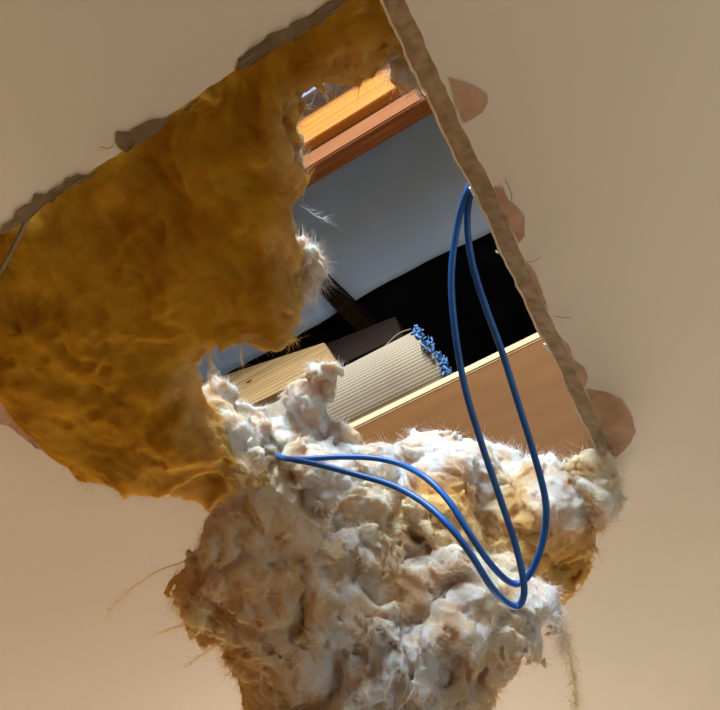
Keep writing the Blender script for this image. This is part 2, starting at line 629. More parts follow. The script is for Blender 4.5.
def plate_with_hole(z, inner):
    bm = bmesh.new()
    N = len(inner)
    iv = [bm.verts.new((p[0], p[1], z)) for p in inner]
    ed = [bm.edges.new((iv[i], iv[(i + 1) % N])) for i in range(N)]
    outer = []
    nn = 14
    cs = [(RX0, RY0), (RX1, RY0), (RX1, RY1), (RX0, RY1)]
    for i in range(4):
        a, b2 = cs[i], cs[(i + 1) % 4]
        for t in range(nn):
            outer.append(bm.verts.new((a[0] + (b2[0] - a[0]) * t / nn, a[1] + (b2[1] - a[1]) * t / nn, z)))
    ed += [bm.edges.new((outer[i], outer[(i + 1) % len(outer)])) for i in range(len(outer))]
    bmesh.ops.triangle_fill(bm, use_beauty=True, edges=ed)
    return bm


bm = plate_with_hole(ZCEIL, loop)
for f in bm.faces:
    if f.normal.z > 0: f.normal_flip()
me = bpy.data.meshes.new('ceiling'); bm.to_mesh(me); bm.free()
bm2 = plate_with_hole(ZCEIL + BOARD, top_loop)
for f in bm2.faces:
    if f.normal.z < 0: f.normal_flip()
bmj = bmesh.new(); bmj.from_mesh(me)
tmp = bpy.data.meshes.new('t'); bm2.to_mesh(tmp); bm2.free(); bmj.from_mesh(tmp)
bmj.to_mesh(me); bmj.free(); bpy.data.meshes.remove(tmp)
ceiling = struct(link('ceiling', me, M['ceiling']))
ceiling['label'] = 'beige painted plasterboard ceiling with a large broken hole'

# the broken edge of the board (gypsum core), a part of the ceiling
bm = bmesh.new()
N = len(loop)
mids = []
for i in range(N):
    mp_ = loop[i] * 0.5 + top_loop[i] * 0.5
    mp_[:2] += np.array([random.uniform(-1, 1), random.uniform(-1, 1)]) * 0.0007
    mids.append(mp_)
va = [bm.verts.new(p) for p in loop]; vb = [bm.verts.new(p) for p in mids]; vc = [bm.verts.new(p) for p in top_loop]
for i in range(N):
    j = (i + 1) % N
    bm.faces.new((va[i], va[j], vb[j], vb[i])); bm.faces.new((vb[i], vb[j], vc[j], vc[i]))
cut = from_bm('cut_edge', bm, M['gypsum'], ceiling)
cut['label'] = 'grey-brown broken gypsum edge of the board'

# pale paper lip along the upper arris of the right-hand cut
rl = [i for i in range(N) if loop[i, 0] > 0.022]
bm = bmesh.new(); prev = None
for i in rl:
    if i - 1 not in rl: prev = None
    p = top_loop[i]
    w0 = 0.0012 + 0.0008 * random.random()
    a = bm.verts.new((p[0] - w0, p[1], p[2] - 0.0006)); c = bm.verts.new((p[0] + 0.0006, p[1], p[2] - 0.0012))
    a2 = bm.verts.new((p[0] - w0, p[1], p[2] + 0.0004)); c2 = bm.verts.new((p[0] + 0.0006, p[1], p[2] + 0.0004))
    cur = (a, c, c2, a2)
    if prev:
        for k in range(4):
            bm.faces.new((prev[k], prev[(k + 1) % 4], cur[(k + 1) % 4], cur[k]))
    prev = cur
from_bm('paper_lip', bm, M['liner'], ceiling)


def flap(pix, mat, curl=0.0015, jit=0.7, name='torn_paper', z=ZCEIL):
    """a torn paper scrap on the ceiling: pixel outline, sub-millimetre thick, edge lifting a little"""
    P = []
    for i, a in enumerate(pix):
        b2 = pix[(i + 1) % len(pix)]
        k = max(1, int(math.hypot(b2[0] - a[0], b2[1] - a[1]) / 5))
        for t in range(k):
            P.append((a[0] + (b2[0] - a[0]) * t / k + random.uniform(-jit, jit), a[1] + (b2[1] - a[1]) * t / k + random.uniform(-jit, jit)))
    cx = sum(p[0] for p in P) / len(P); cy = sum(p[1] for p in P) / len(P)
    bm = bmesh.new()
    ring = [];ring2 = []; inn = []
    for p in P:
        q = onz(p[0], p[1], z)
        e = abs(random.gauss(0, curl * 0.35))
        ring.append(bm.verts.new((q[0], q[1], z - 0.0007 - e)))
        ring2.append(bm.verts.new((q[0], q[1], z - 0.0001 - e * 0.8)))
        g = onz(cx + (p[0] - cx) * 0.55, cy + (p[1] - cy) * 0.55, z)
        inn.append(bm.verts.new((g[0], g[1], z - 0.0010)))
    k = len(P)
    for i in range(k):
        j = (i + 1) % k
        bm.faces.new((ring[i], ring[j], inn[j], inn[i])); bm.faces.new((ring[i], ring2[i], ring2[j], ring[j]))
    bm.faces.new(inn); bm.faces.new(ring2[::-1])
    o = from_bm(name, bm, mat, ceiling)
    return o


for pix in ([(449, 78), (462, 82), (477, 88), (486, 94), (487, 102), (482, 112), (473, 119), (464, 123), (456, 104)],
            [(494, 187), (503, 189), (508, 200), (517, 208), (524, 218), (525, 236), (519, 243), (510, 226), (500, 204)],
            [(559, 338), (568, 345), (573, 360), (584, 368), (588, 376), (585, 387), (578, 378), (566, 352)],
            [(586, 388), (604, 392), (621, 399), (630, 412), (635, 432), (628, 446), (615, 457), (605, 438), (594, 410)],
            [(526, 262), (532, 268), (541, 290), (549, 312), (541, 300), (533, 282)]):
    flap(pix, M['paper'])
for pix in ([(0, 222), (12, 216), (16, 207), (29, 200), (31, 191), (44, 190), (60, 181), (80, 176), (84, 172), (60, 190), (42, 204), (20, 219), (0, 232)],
            [(60, 180), (66, 174), (86, 170), (96, 168), (84, 177), (66, 186)],
            [(113, 128), (124, 131), (134, 122), (148, 117), (160, 115), (172, 112), (158, 126), (138, 141), (124, 148), (115, 143)],
            [(234, 66), (240, 52), (252, 42), (262, 36), (280, 26), (310, 10), (340, -10), (360, -14), (330, 12), (296, 34), (262, 54), (244, 66)],
            [(176, 110), (190, 100), (196, 98), (186, 106)]):
    flap([(x + 2.0, y + 3.0) for x, y in pix], M['paper_olive'], 0.002, 1.7)
# delaminated strip along the left end of the hole
for pix in ([(-10, 372), (4, 388), (16, 402), (30, 424), (46, 444), (56, 452), (40, 449), (22, 436), (8, 425), (-10, 420)],):
    flap(pix, M['paper'], 0.004)
for a, b2 in (((505, 180), (512, 200)), ((523, 262), (541, 257)), ((556, 316), (571, 317)), ((100, 147), (113, 146))):
    p, q = onz(*a, ZCEIL - 0.002), onz(*b2, ZCEIL - 0.004)
    mid = (p + q) / 2 + np.array([0.001, 0.002, -0.001])
    tube('paper_thread', catmull([p, mid, q], 5), 0.0004, M['paper'], ceiling, 6)

# ------------------------------------------------------------------ STRUCTURE: roof over the attic
SL = 0.60                                        # roof pitch (tan)
EAVE_Y, EAVE_Z = 0.80, 1.85 + 0.80 / 0.537
roof_z = lambda y: EAVE_Z + (EAVE_Y - y) * SL
RIDGE_Y = -0.30
bm = bmesh.new()
nx, ny = 90, 60
X0, X1 = -1.6, 1.4
grid = []
for iy in range(ny + 1):
    row = []
    for ix in range(nx + 1):
        x = X0 + (X1 - X0) * ix / nx
        y = RIDGE_Y + (EAVE_Y - RIDGE_Y) * iy / ny
        w = 0.010 * math.sin(x * 9 + 4 * y) * math.sin(y * 5 + 1.0)
        w += 0.006 * max(0, math.sin(14 * (x + 0.55 * y) + 1.5)) ** 6
        w += 0.005 * max(0, math.sin(11 * (x - 0.35 * y) + 0.4)) ** 8
        edge = 0.012 * math.sin(x * 6) if iy == ny else 0
        row.append(bm.verts.new((x, y + edge * 0.4, roof_z(y) - 0.012 - w)))
    grid.append(row)
for iy in range(ny):
    for ix in range(nx):
        bm.faces.new((grid[iy][ix], grid[iy][ix + 1], grid[iy + 1][ix + 1], grid[iy + 1][ix]))
sheet = from_bm('roof_membrane', bm, M['sarking'], None, True)
mod = sheet.modifiers.new('thickness', 'SOLIDIFY'); mod.thickness = 0.001
struct(sheet)
sheet['label'] = 'dark grey sarking sheet under the roof'


def slab(name, pts, thick, mat):
    bm = bmesh.new()
    a = [bm.verts.new(p) for p in pts]; c = [bm.verts.new((p[0], p[1], p[2] + thick)) for p in pts]
    bm.faces.new(a); bm.faces.new(c[::-1])
    for i in range(len(a)):
        j = (i + 1) % len(a)
        bm.faces.new((a[i], a[j], c[j], c[i]))
    return struct(from_bm(name, bm, mat))


rz = lambda y: roof_z(y) + 0.02
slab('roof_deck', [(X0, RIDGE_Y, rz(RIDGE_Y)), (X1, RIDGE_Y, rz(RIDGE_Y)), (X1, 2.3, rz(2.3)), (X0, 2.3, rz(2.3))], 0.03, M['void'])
bz = lambda y: rz(RIDGE_Y) - (RIDGE_Y - y) * SL
SX0, SX1, SY0, SY1 = -0.10, 0.66, -1.35, -0.65  # skylight opening in the other slope
for (x0, x1, y0, y1) in ((X0, SX0, -2.0, RIDGE_Y), (SX1, X1, -2.0, RIDGE_Y), (SX0, SX1, SY1, RIDGE_Y), (SX0, SX1, -2.0, SY0)):
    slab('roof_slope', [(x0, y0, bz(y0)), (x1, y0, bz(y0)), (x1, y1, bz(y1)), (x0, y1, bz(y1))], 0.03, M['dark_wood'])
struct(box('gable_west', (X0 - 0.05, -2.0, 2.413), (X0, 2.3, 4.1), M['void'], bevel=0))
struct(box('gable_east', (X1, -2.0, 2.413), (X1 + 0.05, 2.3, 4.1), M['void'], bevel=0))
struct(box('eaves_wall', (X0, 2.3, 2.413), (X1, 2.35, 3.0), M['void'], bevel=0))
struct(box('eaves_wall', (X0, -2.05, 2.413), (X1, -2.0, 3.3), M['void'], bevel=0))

# ================================================================== timbers in the attic
JY = 0.645
JTOP = 1.85 + JY / 0.784
tag(box('ceiling_joist', (X0 + 0.02, JY, ZCEIL + BOARD), (X1 - 0.02, JY + 0.045, JTOP - 0.018), M['joist'], bevel=0.002),
    'wide brown ceiling joist rising behind the white insulation', 'joist')
tag(box('flat_plank', (X0 + 0.02, JY - 0.003, JTOP - 0.018), (X1 - 0.02, JY + 0.16, JTOP), M['plank'], bevel=0.0025),
    'pale plank edge lying along the top of the brown joist', 'plank')
tag(box('ceiling_joist', (X0 + 0.02, -0.06, ZCEIL + BOARD), (X1 - 0.02, -0.015, ZCEIL + BOARD + 0.09), M['pine'], bevel=0.002),
    'ceiling joist hidden above the upper left edge of the hole', 'joist')

YA = 0.34
za = lambda r, y: 1.85 + y / r
tag(box('purlin_board', (X0 + 0.02, YA, za(0.256, YA)), (X1 - 0.02, YA + 0.020, za(0.197, YA)), M['orange_wood'], bevel=0.002),
    'broad bright orange pine board at the top of the opening', 'timber')
YB = 0.36
tag(box('purlin_beam', (X0 + 0.02, YB, za(0.290, YB)), (X1 - 0.02, YB + 0.034, za(0.256, YA)), M['red_wood'], bevel=0.003),
    'rough red-brown beam just below the orange board', 'timber')
YD = 0.25  # dark wood colour paints the shaded gap above the orange board
tag(box('purlin_batten', (X0 + 0.02, YD, za(0.164, YD)), (X1 - 0.02, YD + 0.026, za(0.164, YD) + 0.2), M['dark_wood'], bevel=0.002),
    'dark batten standing for the shaded gap above the orange board', 'timber')

# rafter showing dark beside the torn batt
def onroof(x, y, drop):
    d = ray(x, y)
    # z = EAVE_Z + (EAVE_Y - y)*SL - drop
    t = (EAVE_Z + EAVE_Y * SL - drop - CAM[2]) / (d[2] + SL * d[1])
    return CAM + d * t


def beam(name, p, q, w, h, mat, bevel=0.002):
    p, q = Vector(p), Vector(q)
    ax = (q - p).normalized()
    sd = ax.cross(Vector((0, 0, 1))).normalized(); up = sd.cross(ax)
    bm = bmesh.new()
    vs_ = [bm.verts.new(e + sd * a * w / 2 + up * c) for e in (p, q) for a in (-1, 1) for c in (0, h)]
    bmesh.ops.convex_hull(bm, input=vs_)
    bmesh.ops.bevel(bm, geom=bm.edges[:], offset=bevel, segments=1, affect='EDGES')
    return from_bm(name, bm, mat)


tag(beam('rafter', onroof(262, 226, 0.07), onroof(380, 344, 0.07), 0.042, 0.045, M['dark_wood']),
    'dark rafter crossing the lower edge of the grey sheet', 'rafter')

tag(prism_y('strut_timber', [(150, 398), (213, 379), (324, 342), (338, 365), (240, 410), (160, 446)], 0.65, 0.035, M['pine']),
    'pale pine timber with a small knot behind the rolled carpet', 'timber')
tag(prism_y('strut_timber', [(300, 353), (326, 344), (395, 316), (402, 336), (338, 366), (310, 376)], 0.69, 0.03, M['dark_wood']),  # pine timber runs on into shade, painted here as dark wood
    'shaded end of the pale pine timber, its shade painted as dark wood', 'timber')
kp = ony(249, 381, 0.649)
# knot on the pine timber
bm = bmesh.new()
bmesh.ops.create_uvsphere(bm, u_segments=10, v_segments=6, radius=0.006)
for v in bm.verts:
    v.co = Vector((kp[0] + v.co.x * 1.3, kp[1] + v.co.y * 0.25, kp[2] + v.co.z * 0.8))
kn = from_bm('knot', bm, M['red_wood'], None, True)
kn.parent = bpy.data.objects['strut_timber']

# ================================================================== carpet roll
RC_Y, RR = 0.700, 0.092
RC_Z = JTOP + RR + 0.006
roll = empty('carpet_roll', (-0.5, RC_Y, JTOP))
tag(roll, 'rolled carpet with beige woven backing and blue pile at its end', 'carpet')
turns, seg = 2.6, 200
XL, XR = -1.0, -0.155


def spiral(t):
    ang = math.radians(262) - 2 * math.pi * turns * (1 - t)
    r = RR * (0.38 + 0.62 * t) - (0.002 if t < 0.97 else 0.0)
    # angle measured from +Y towards +Z
    return np.array([RC_Y + r * math.cos(ang), RC_Z + r * math.sin(ang)]), np.array([math.cos(ang), math.sin(ang)])


bm = bmesh.new()
uvl = bm.loops.layers.uv.new('UVMap')
nxs = 12
rows = []
acc = 0; last = None
for i in range(seg + 1):
    c, nvv = spiral(i / seg)
    if last is not None: acc += np.linalg.norm(c - last)
    last = c
    row = []
    for s, off in ((0, 0.0), (1, -0.007)):
        line = []
        for k in range(nxs + 1):
            xr = XR - 0.02 * (nvv[1]) + 0.003 * math.sin(i * 0.21)
            x = XL + (xr - XL) * k / nxs
            line.append((bm.verts.new((x, c[0] + nvv[0] * off, c[1] + nvv[1] * off)), x))
        row.append(line)
    rows.append((row, acc))
bm.verts.ensure_lookup_table()
for i in range(seg):
    (r0, a0), (r1, a1) = rows[i], rows[i + 1]
    for s in (0, 1):
        for k in range(nxs):
            q = [(r0[s][k], a0), (r0[s][k + 1], a0), (r1[s][k + 1], a1), (r1[s][k], a1)]
            f = bm.faces.new([v[0][0] for v in q])
            for lp, v in zip(f.loops, q):
                lp[uvl].uv = (v[0][1], v[1])
    for k in (0, nxs):
        bm.faces.new((r0[0][k][0], r0[1][k][0], r1[1][k][0], r1[0][k][0]))
for i in (0, seg):
    for k in range(nxs):
        bm.faces.new((rows[i][0][0][k][0], rows[i][0][0][k + 1][0], rows[i][0][1][k + 1][0], rows[i][0][1][k][0]))
back = from_bm('backing', bm, M['backing'], None, True)
back['label'] = 'beige woven backing'
attach(back, roll)
# blue pile sticking out of the end: each yarn tuft is a curled tube
pile_bm_v = []; pile_f = []


def yarn(p0, d, L, r, curl):
    k = 6; pts = []
    side = np.cross(d, np.array([0.2, 0.5, 0.8])); side /= np.linalg.norm(side)
    oth = np.cross(d, side)
    for i in range(k):
        t = i / (k - 1)
        a = curl * t * 5
        pts.append(p0 + d * L * t * (1 - 0.25 * t) + (side * math.sin(a) + oth * (1 - math.cos(a))) * L * 0.28)
    base = len(pile_bm_v)
    pts = np.array(pts); T = np.gradient(pts, axis=0); T /= np.linalg.norm(T, axis=1)[:, None]
    for i in range(k):
        s1 = np.cross(T[i], np.array([0.1, 0.9, 0.4])); s1 /= np.linalg.norm(s1); s2 = np.cross(T[i], s1)
        rr_ = r * (1 - 0.35 * i / (k - 1))
        for q in range(5):
            a = 2 * math.pi * q / 5
            pile_bm_v.append(tuple(pts[i] + rr_ * (math.cos(a) * s1 + math.sin(a) * s2)))
    for i in range(k - 1):
        for q in range(5):
            q2 = (q + 1) % 5
            pile_f.append((base + i * 5 + q, base + i * 5 + q2, base + (i + 1) * 5 + q2, base + (i + 1) * 5 + q))


for i in range(300):
    t = random.random() ** 0.5
    c, nvv = spiral(0.25 + 0.75 * t)
    x = XR - 0.02 * nvv[1] - random.uniform(0, 0.006)
    d = np.array([random.uniform(0.5, 1.0), -nvv[0] * random.uniform(-0.5, 0.4) + random.gauss(0, 0.35), -nvv[1] * random.uniform(-0.6, 0.4) + random.gauss(0, 0.35)])
    d /= np.linalg.norm(d)
    yarn(np.array([x, c[0] - nvv[0] * 0.006, c[1] - nvv[1] * 0.006]), d, random.uniform(0.010, 0.026), random.uniform(0.0018, 0.0032), random.uniform(-1, 1))
me = bpy.data.meshes.new('pile'); me.from_pydata(pile_bm_v, [], pile_f)
pile = link('pile', me, M['yarn'], None, True)
pile['kind'] = 'stuff'; pile['label'] = 'frayed blue yarn'
attach(pile, roll)
pa, pb, pc_ = ony(384, 347, 0.625), ony(398, 334, 0.622), ony(411, 329, 0.625)
th = tube('loose_thread', catmull([pa, pb, pc_], 8), 0.0009, M['backing'], None, 6)
attach(th, roll)

# ================================================================== glass wool
# --- the big ochre batt sagging through the left of the hole
batt_out = [(-90, 236, 2.49), (-33, 194, 2.50), (42, 144, 2.50), (122, 88, 2.50), (202, 30, 2.50), (282, -24, 2.50), (350, -52, 2.49), (402, -44, 2.47), (412, 20, 2.445),
            (419, 60, 2.445), (412, 84, 2.445), (402, 76, 2.445), (394, 50, 2.447), (378, 54, 2.447), (362, 70, 2.45), (354, 66, 2.45), (340, 76, 2.45), (318, 88, 2.45), (300, 98, 2.45), (291, 120, 2.45), (296, 140, 2.45),
            (292, 160, 2.45), (302, 192, 2.45), (296, 215, 2.448), (287, 235, 2.445), (294, 252, 2.445), (296, 276, 2.44), (300, 300, 2.44), (298, 322, 2.438), (284, 346, 2.436), (268, 344, 2.435), (250, 338, 2.432),
            (232, 344, 2.43), (214, 346, 2.428), (202, 352, 2.425), (194, 366, 2.42), (198, 385, 2.415), (206, 410, 2.41), (232, 432, 2.405), (262, 462, 2.40), (272, 492, 2.395), (250, 512, 2.39),
            (215, 512, 2.386), (180, 501, 2.385), (150, 491, 2.385), (115, 480, 2.386), (80, 470, 2.388), (55, 455, 2.39), (38, 436, 2.395), (22, 412, 2.40), (6, 388, 2.405), (-40, 352, 2.42), (-80, 310, 2.44)]
batt_in = [(120, 190, 2.445), (45, 246, 2.438), (200, 134, 2.45), (280, 80, 2.455), (150, 200, 2.435), (60, 260, 2.425), (220, 150, 2.447), (100, 330, 2.412), (180, 300, 2.418), (230, 280, 2.43), (60, 400, 2.398), (120, 420, 2.392), (180, 440, 2.39), (20, 320, 2.415), (250, 220, 2.44), (150, 380, 2.398)]
OP = np.array([onz(*p) for p in batt_out]); IP = np.array([onz(*p) for p in batt_in])
CP = np.vstack([OP, IP])
BT = 0.030


def batt_sdf(P):
    xy = P[:, :2]
    # interpolated mid height
    num = np.zeros(len(P), np.float32); den = np.zeros(len(P), np.float32)
    for c in CP:
        w = 1.0 / (((xy - c[:2].astype(np.float32)) ** 2).sum(1) + 4e-4) ** 1.5
        num += w * c[2]; den += w
    zm = num / den
    d = np.full(len(P), 1e9, np.float32); inside = np.zeros(len(P), bool)
    n_ = len(OP)
    for i in range(n_):
        a, b_ = OP[i, :2].astype(np.float32), OP[(i + 1) % n_, :2].astype(np.float32)
        e = b_ - a; w = xy - a
        t = np.clip((w @ e) / (e @ e), 0, 1)
        d = np.minimum(d, ((w - t[:, None] * e) ** 2).sum(1))
        c1 = (a[1] <= xy[:, 1]) != (b_[1] <= xy[:, 1])
        xi = a[0] + (xy[:, 1] - a[1]) * e[0] / (e[1] if abs(e[1]) > 1e-9 else 1e-9)
        inside ^= c1 & (xy[:, 0] < xi)
    d = np.sqrt(d) * np.where(inside, 1, -1)
    return np.sqrt(np.maximum(BT - d, 0) ** 2 + (P[:, 2] - zm) ** 2) - BT


rag = curdle((0.008, 0.006, 0.003), (0.03, 0.014, 0.007), 0.014)


def batt_noise(P):
    Q = P + vnoise3(P / 0.07) * 0.03
    Q = Q * np.array([1.0, 0.55, 0.8], np.float32)
    r = 0.009 * vnoise(Q / 0.06) + 0.005 * (1 - 2 * np.abs(vnoise(Q / 0.032 + 3.3))) - 0.003
    r += 0.0022 * (1 - 2 * np.abs(vnoise(Q / 0.011 + 7.1))) + 0.0008 * vnoise(P / 0.005)
    return r + batt_edge(P) * (rag(P) - 0.002)


def batt_tint(P):
    n_ = vnoise(P / 0.05) * 0.5 + vnoise(P / 0.02 + 3) * 0.35
    n_ += vnoise(P * np.array([1.0, 0.35, 1.0]) / 0.008 + 6) * 0.3
    t = np.clip(0.5 + n_, 0, 1)[:, None]
    c = lin(166, 108, 3) * (1 - t) + lin(206, 148, 36) * t
    # gold tint on the torn rim paints light coming through its edge
    s = batt_edge(P)[:, None]
    lo_t = np.clip((P[:, 1:2] - 0.30) / 0.12, 0, 1) * 0.45
    c = c * (1 - lo_t) + lin(212, 164, 84) * lo_t
    return c * (1 - s) + lin(232, 184, 108) * s


def batt_edge(P):
    rim = np.array([OP[i] for i in range(8, 42)])
    d = np.full(len(P), 1e9)
    for a, b_ in zip(rim[:-1], rim[1:]):
        e = b_[:2] - a[:2]; w = P[:, :2] - a[:2]
        t = np.clip((w @ e) / (e @ e), 0, 1)
        d = np.minimum(d, np.sqrt(((w - t[:, None] * e) ** 2).sum(1)))
    d = d + vnoise(P / 0.02) * 0.008
    return np.clip(1 - d / 0.030, 0, 1) ** 1.4


lo = OP.min(0) - 0.05; hi = OP.max(0) + 0.05
batt = wool_object('insulation_batt', batt_sdf, lo, hi, 0.0028, batt_noise, batt_tint, M['batt'], M['batt_fibre'],
                   'large ochre glass wool batt sagging through the left half of the hole', 'insulation', None,
                   50000, (0.005, 0.028), 0.00016, (0.0, 0.10), (-0.3, 0.3, 2.40), band=0.03, rim_fn=batt_edge, rim_n=16000)

# --- unseen batt added right of the hole to shade the lower joist
bm = bmesh.new()
bmesh.ops.create_cube(bm, size=1)
bmesh.ops.subdivide_edges(bm, edges=bm.edges[:], cuts=24, use_grid_fill=True)
arr = np.array([v.co[:] for v in bm.verts])
lo_, hi_ = np.array([0.055, 0.0, ZCEIL + BOARD + 0.006]), np.array([1.0, 0.63, ZCEIL + BOARD + 0.115])
wp = lo_ + (arr + 0.5) * (hi_ - lo_)
wp += vnoise3(wp / 0.05) * 0.006
for v, p in zip(bm.verts, wp):
    v.co = p
M['batt_plain'] = noise_mat('ochre_wool_plain', srgb(150, 96, 20), srgb(186, 132, 40), (30, 30, 30), 1.0, bump_s=0.8, bump_d=0.004)
tag(from_bm('insulation_batt', bm, M['batt_plain'], None, True), 'unseen ochre insulation batt added right of the hole to shade the joist', 'insulation')

# --- torn batt lying along the joist, white on top, ochre beneath
ridge_b = [(285, 470, 2.425, 26, 'c'), (315, 470, 2.425, 28, 'w'), (350, 474, 2.425, 30, 'w'), (390, 476, 2.425, 32, 'w'), (430, 478, 2.425, 36, 'w'), (465, 476, 2.425, 36, 'w'),
           (500, 486, 2.425, 34, 'w'), (535, 490, 2.405, 30, 'w'), (568, 490, 2.375, 26, 'w'), (592, 484, 2.37, 17, 'c'), (588, 498, 2.37, 19, 'w'),
           (300, 505, 2.41, 30, 'y'), (340, 512, 2.40, 34, 'w'), (385, 520, 2.395, 36, 'y'), (430, 522, 2.39, 36, 'o'), (475, 520, 2.39, 34, 'w'), (515, 520, 2.375, 32, 'y'), (555, 518, 2.365, 28, 'o'), (578, 518, 2.365, 16, 'y'),
           (440, 508, 2.372, 20, 'o'), (475, 540, 2.362, 26, 'o'), (520, 500, 2.385, 16, 'y'), (450, 560, 2.365, 36, 'o'), (400, 560, 2.365, 36, 'c'), (495, 560, 2.36, 36, 'o'), (532, 560, 2.355, 30, 'y'), (550, 576, 2.345, 19, 'o'), (552, 560, 2.35, 17, 'o'), (330, 550, 2.37, 30, 'c')]
fn, tf, lo, hi = blobs_sdf(ridge_b)
wool_object('insulation_batt', fn, lo, hi, 0.0026, curdle((0.010, 0.006, 0.0025), (0.055, 0.022, 0.008), 0.018), tf, M['wool'], M['wool_fibre'],
            'torn white and ochre insulation lying along the brown joist', 'insulation', None,
            80000, (0.003, 0.022), 0.00019, (0.0, 0.35), (-0.1, 0.6, 2.40))

# --- the lumpy clump hanging lowest; brown tint on its left also paints shade
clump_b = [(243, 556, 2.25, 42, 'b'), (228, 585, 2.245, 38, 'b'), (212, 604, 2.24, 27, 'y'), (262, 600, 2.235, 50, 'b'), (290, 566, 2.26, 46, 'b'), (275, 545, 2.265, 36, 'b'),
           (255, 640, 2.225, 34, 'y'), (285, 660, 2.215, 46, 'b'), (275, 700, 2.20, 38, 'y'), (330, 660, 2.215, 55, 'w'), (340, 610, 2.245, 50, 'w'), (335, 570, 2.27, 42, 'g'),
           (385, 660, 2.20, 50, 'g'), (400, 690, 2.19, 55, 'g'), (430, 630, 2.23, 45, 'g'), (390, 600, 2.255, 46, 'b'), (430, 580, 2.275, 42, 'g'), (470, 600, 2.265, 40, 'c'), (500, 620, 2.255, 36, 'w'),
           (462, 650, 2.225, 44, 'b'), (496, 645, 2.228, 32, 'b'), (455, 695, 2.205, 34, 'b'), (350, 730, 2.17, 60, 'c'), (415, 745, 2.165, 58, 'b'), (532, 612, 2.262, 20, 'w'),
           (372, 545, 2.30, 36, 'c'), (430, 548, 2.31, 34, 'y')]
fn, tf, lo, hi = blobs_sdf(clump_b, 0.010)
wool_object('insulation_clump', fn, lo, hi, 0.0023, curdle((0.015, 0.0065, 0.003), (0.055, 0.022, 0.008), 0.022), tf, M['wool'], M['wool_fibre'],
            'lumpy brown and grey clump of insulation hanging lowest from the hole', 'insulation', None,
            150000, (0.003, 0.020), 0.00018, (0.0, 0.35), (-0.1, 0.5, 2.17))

# --- white plume standing beside the ochre batt
plume_b = [(334, 372, 2.50, 4, 'w'), (328, 374, 2.50, 5, 'w'), (296, 390, 2.495, 6, 'w'), (290, 400, 2.49, 7, 'w'), (208, 396, 2.47, 10, 'w'), (216, 392, 2.47, 9, 'w'), (222, 404, 2.468, 11, 'w'), (236, 414, 2.466, 12, 'w'), (250, 424, 2.462, 13, 'w'), (264, 432, 2.458, 13, 'w'),
           (212, 414, 2.425, 9, 'c'), (224, 428, 2.415, 12, 'c'), (240, 440, 2.41, 14, 'w'), (258, 448, 2.445, 14, 'w'), (276, 444, 2.452, 14, 'w'), (290, 440, 2.456, 12, 'w'),
           (322, 378, 2.50, 5, 'g'), (314, 384, 2.50, 7, 'w'), (304, 386, 2.498, 6, 'w'), (318, 394, 2.495, 7, 'g'), (306, 398, 2.492, 9, 'w'), (298, 404, 2.49, 8, 'w'), (312, 410, 2.488, 9, 'w'), (302, 418, 2.482, 11, 'w'),
           (318, 424, 2.478, 9, 'g'), (308, 434, 2.472, 12, 'w'), (324, 438, 2.468, 10, 'g'), (338, 436, 2.466, 8, 'w'), (348, 440, 2.462, 7, 'y'), (296, 432, 2.47, 11, 'w'),
           (250, 462, 2.395, 14, 'c'), (232, 452, 2.40, 12, 'c'), (228, 466, 2.392, 10, 'y'), (276, 462, 2.44, 17, 'w'), (246, 478, 2.385, 11, 'c'), (264, 480, 2.425, 14, 'c'), (300, 456, 2.445, 15, 'w')]
fn, tf, lo, hi = blobs_sdf(plume_b, 0.006)
wool_object('insulation_tuft', fn, lo, hi, 0.0022, curdle((0.005, 0.0035, 0.0013), (0.03, 0.014, 0.007), 0.012), tf, M['wool'], M['wool_fibre'],
            'white plume of torn insulation standing in front of the carpet roll', 'insulation', 'white torn tufts',
            44000, (0.003, 0.014), 0.00017, (0.0, 0.7), (-0.25, 0.45, 2.43), band=0.022)


def tuft(balls, label, nf=2500, k=0.005, flen=(0.003, 0.02), amp=(0.003, 0.004, 0.002)):
    fn, tf, lo, hi = blobs_sdf(balls, k)
    p = onz(*balls[0][:3])
    return wool_object('insulation_tuft', fn, lo, hi, 0.0018, curdle(amp, (0.03, 0.012, 0.006), 0.01), tf, M['wool'], M['wool_fibre'],
                       label, 'insulation', 'white torn tufts', nf, flen, 0.00013, (0.2, 1.0), tuple(p), band=0.018)


tuft([(298, 246, 2.462, 9, 'w'), (306, 256, 2.462, 9, 'w'), (316, 266, 2.462, 8, 'w'), (306, 270, 2.458, 9, 'c'), (312, 284, 2.455, 6, 'w'), (302, 284, 2.455, 8, 'w'), (308, 296, 2.452, 5, 'w')],
     'white tuft on the torn right edge of the ochre batt, before the grey sheet')
tuft([(402, 48, 2.45, 9, 'c'), (410, 62, 2.45, 11, 'w'), (408, 74, 2.45, 8, 'w'), (418, 82, 2.448, 6, 'w'), (398, 60, 2.452, 7, 'w')],
     'white tuft hanging at the top right corner of the hole')
tuft([(578, 467, 2.385, 12, 'c'), (595, 462, 2.38, 12, 'c'), (588, 476, 2.375, 13, 'y'), (606, 468, 2.378, 9, 'c'), (604, 480, 2.372, 9, 'y'), (566, 476, 2.39, 9, 'w')],
     'cream curl of insulation in the lower right corner of the hole')
tuft([(290, 140, 2.462, 6, 'w'), (292, 152, 2.462, 7, 'w'), (290, 164, 2.462, 6, 'w')], 'thin white fringe on the batt edge beside the orange board', 1200, 0.004)

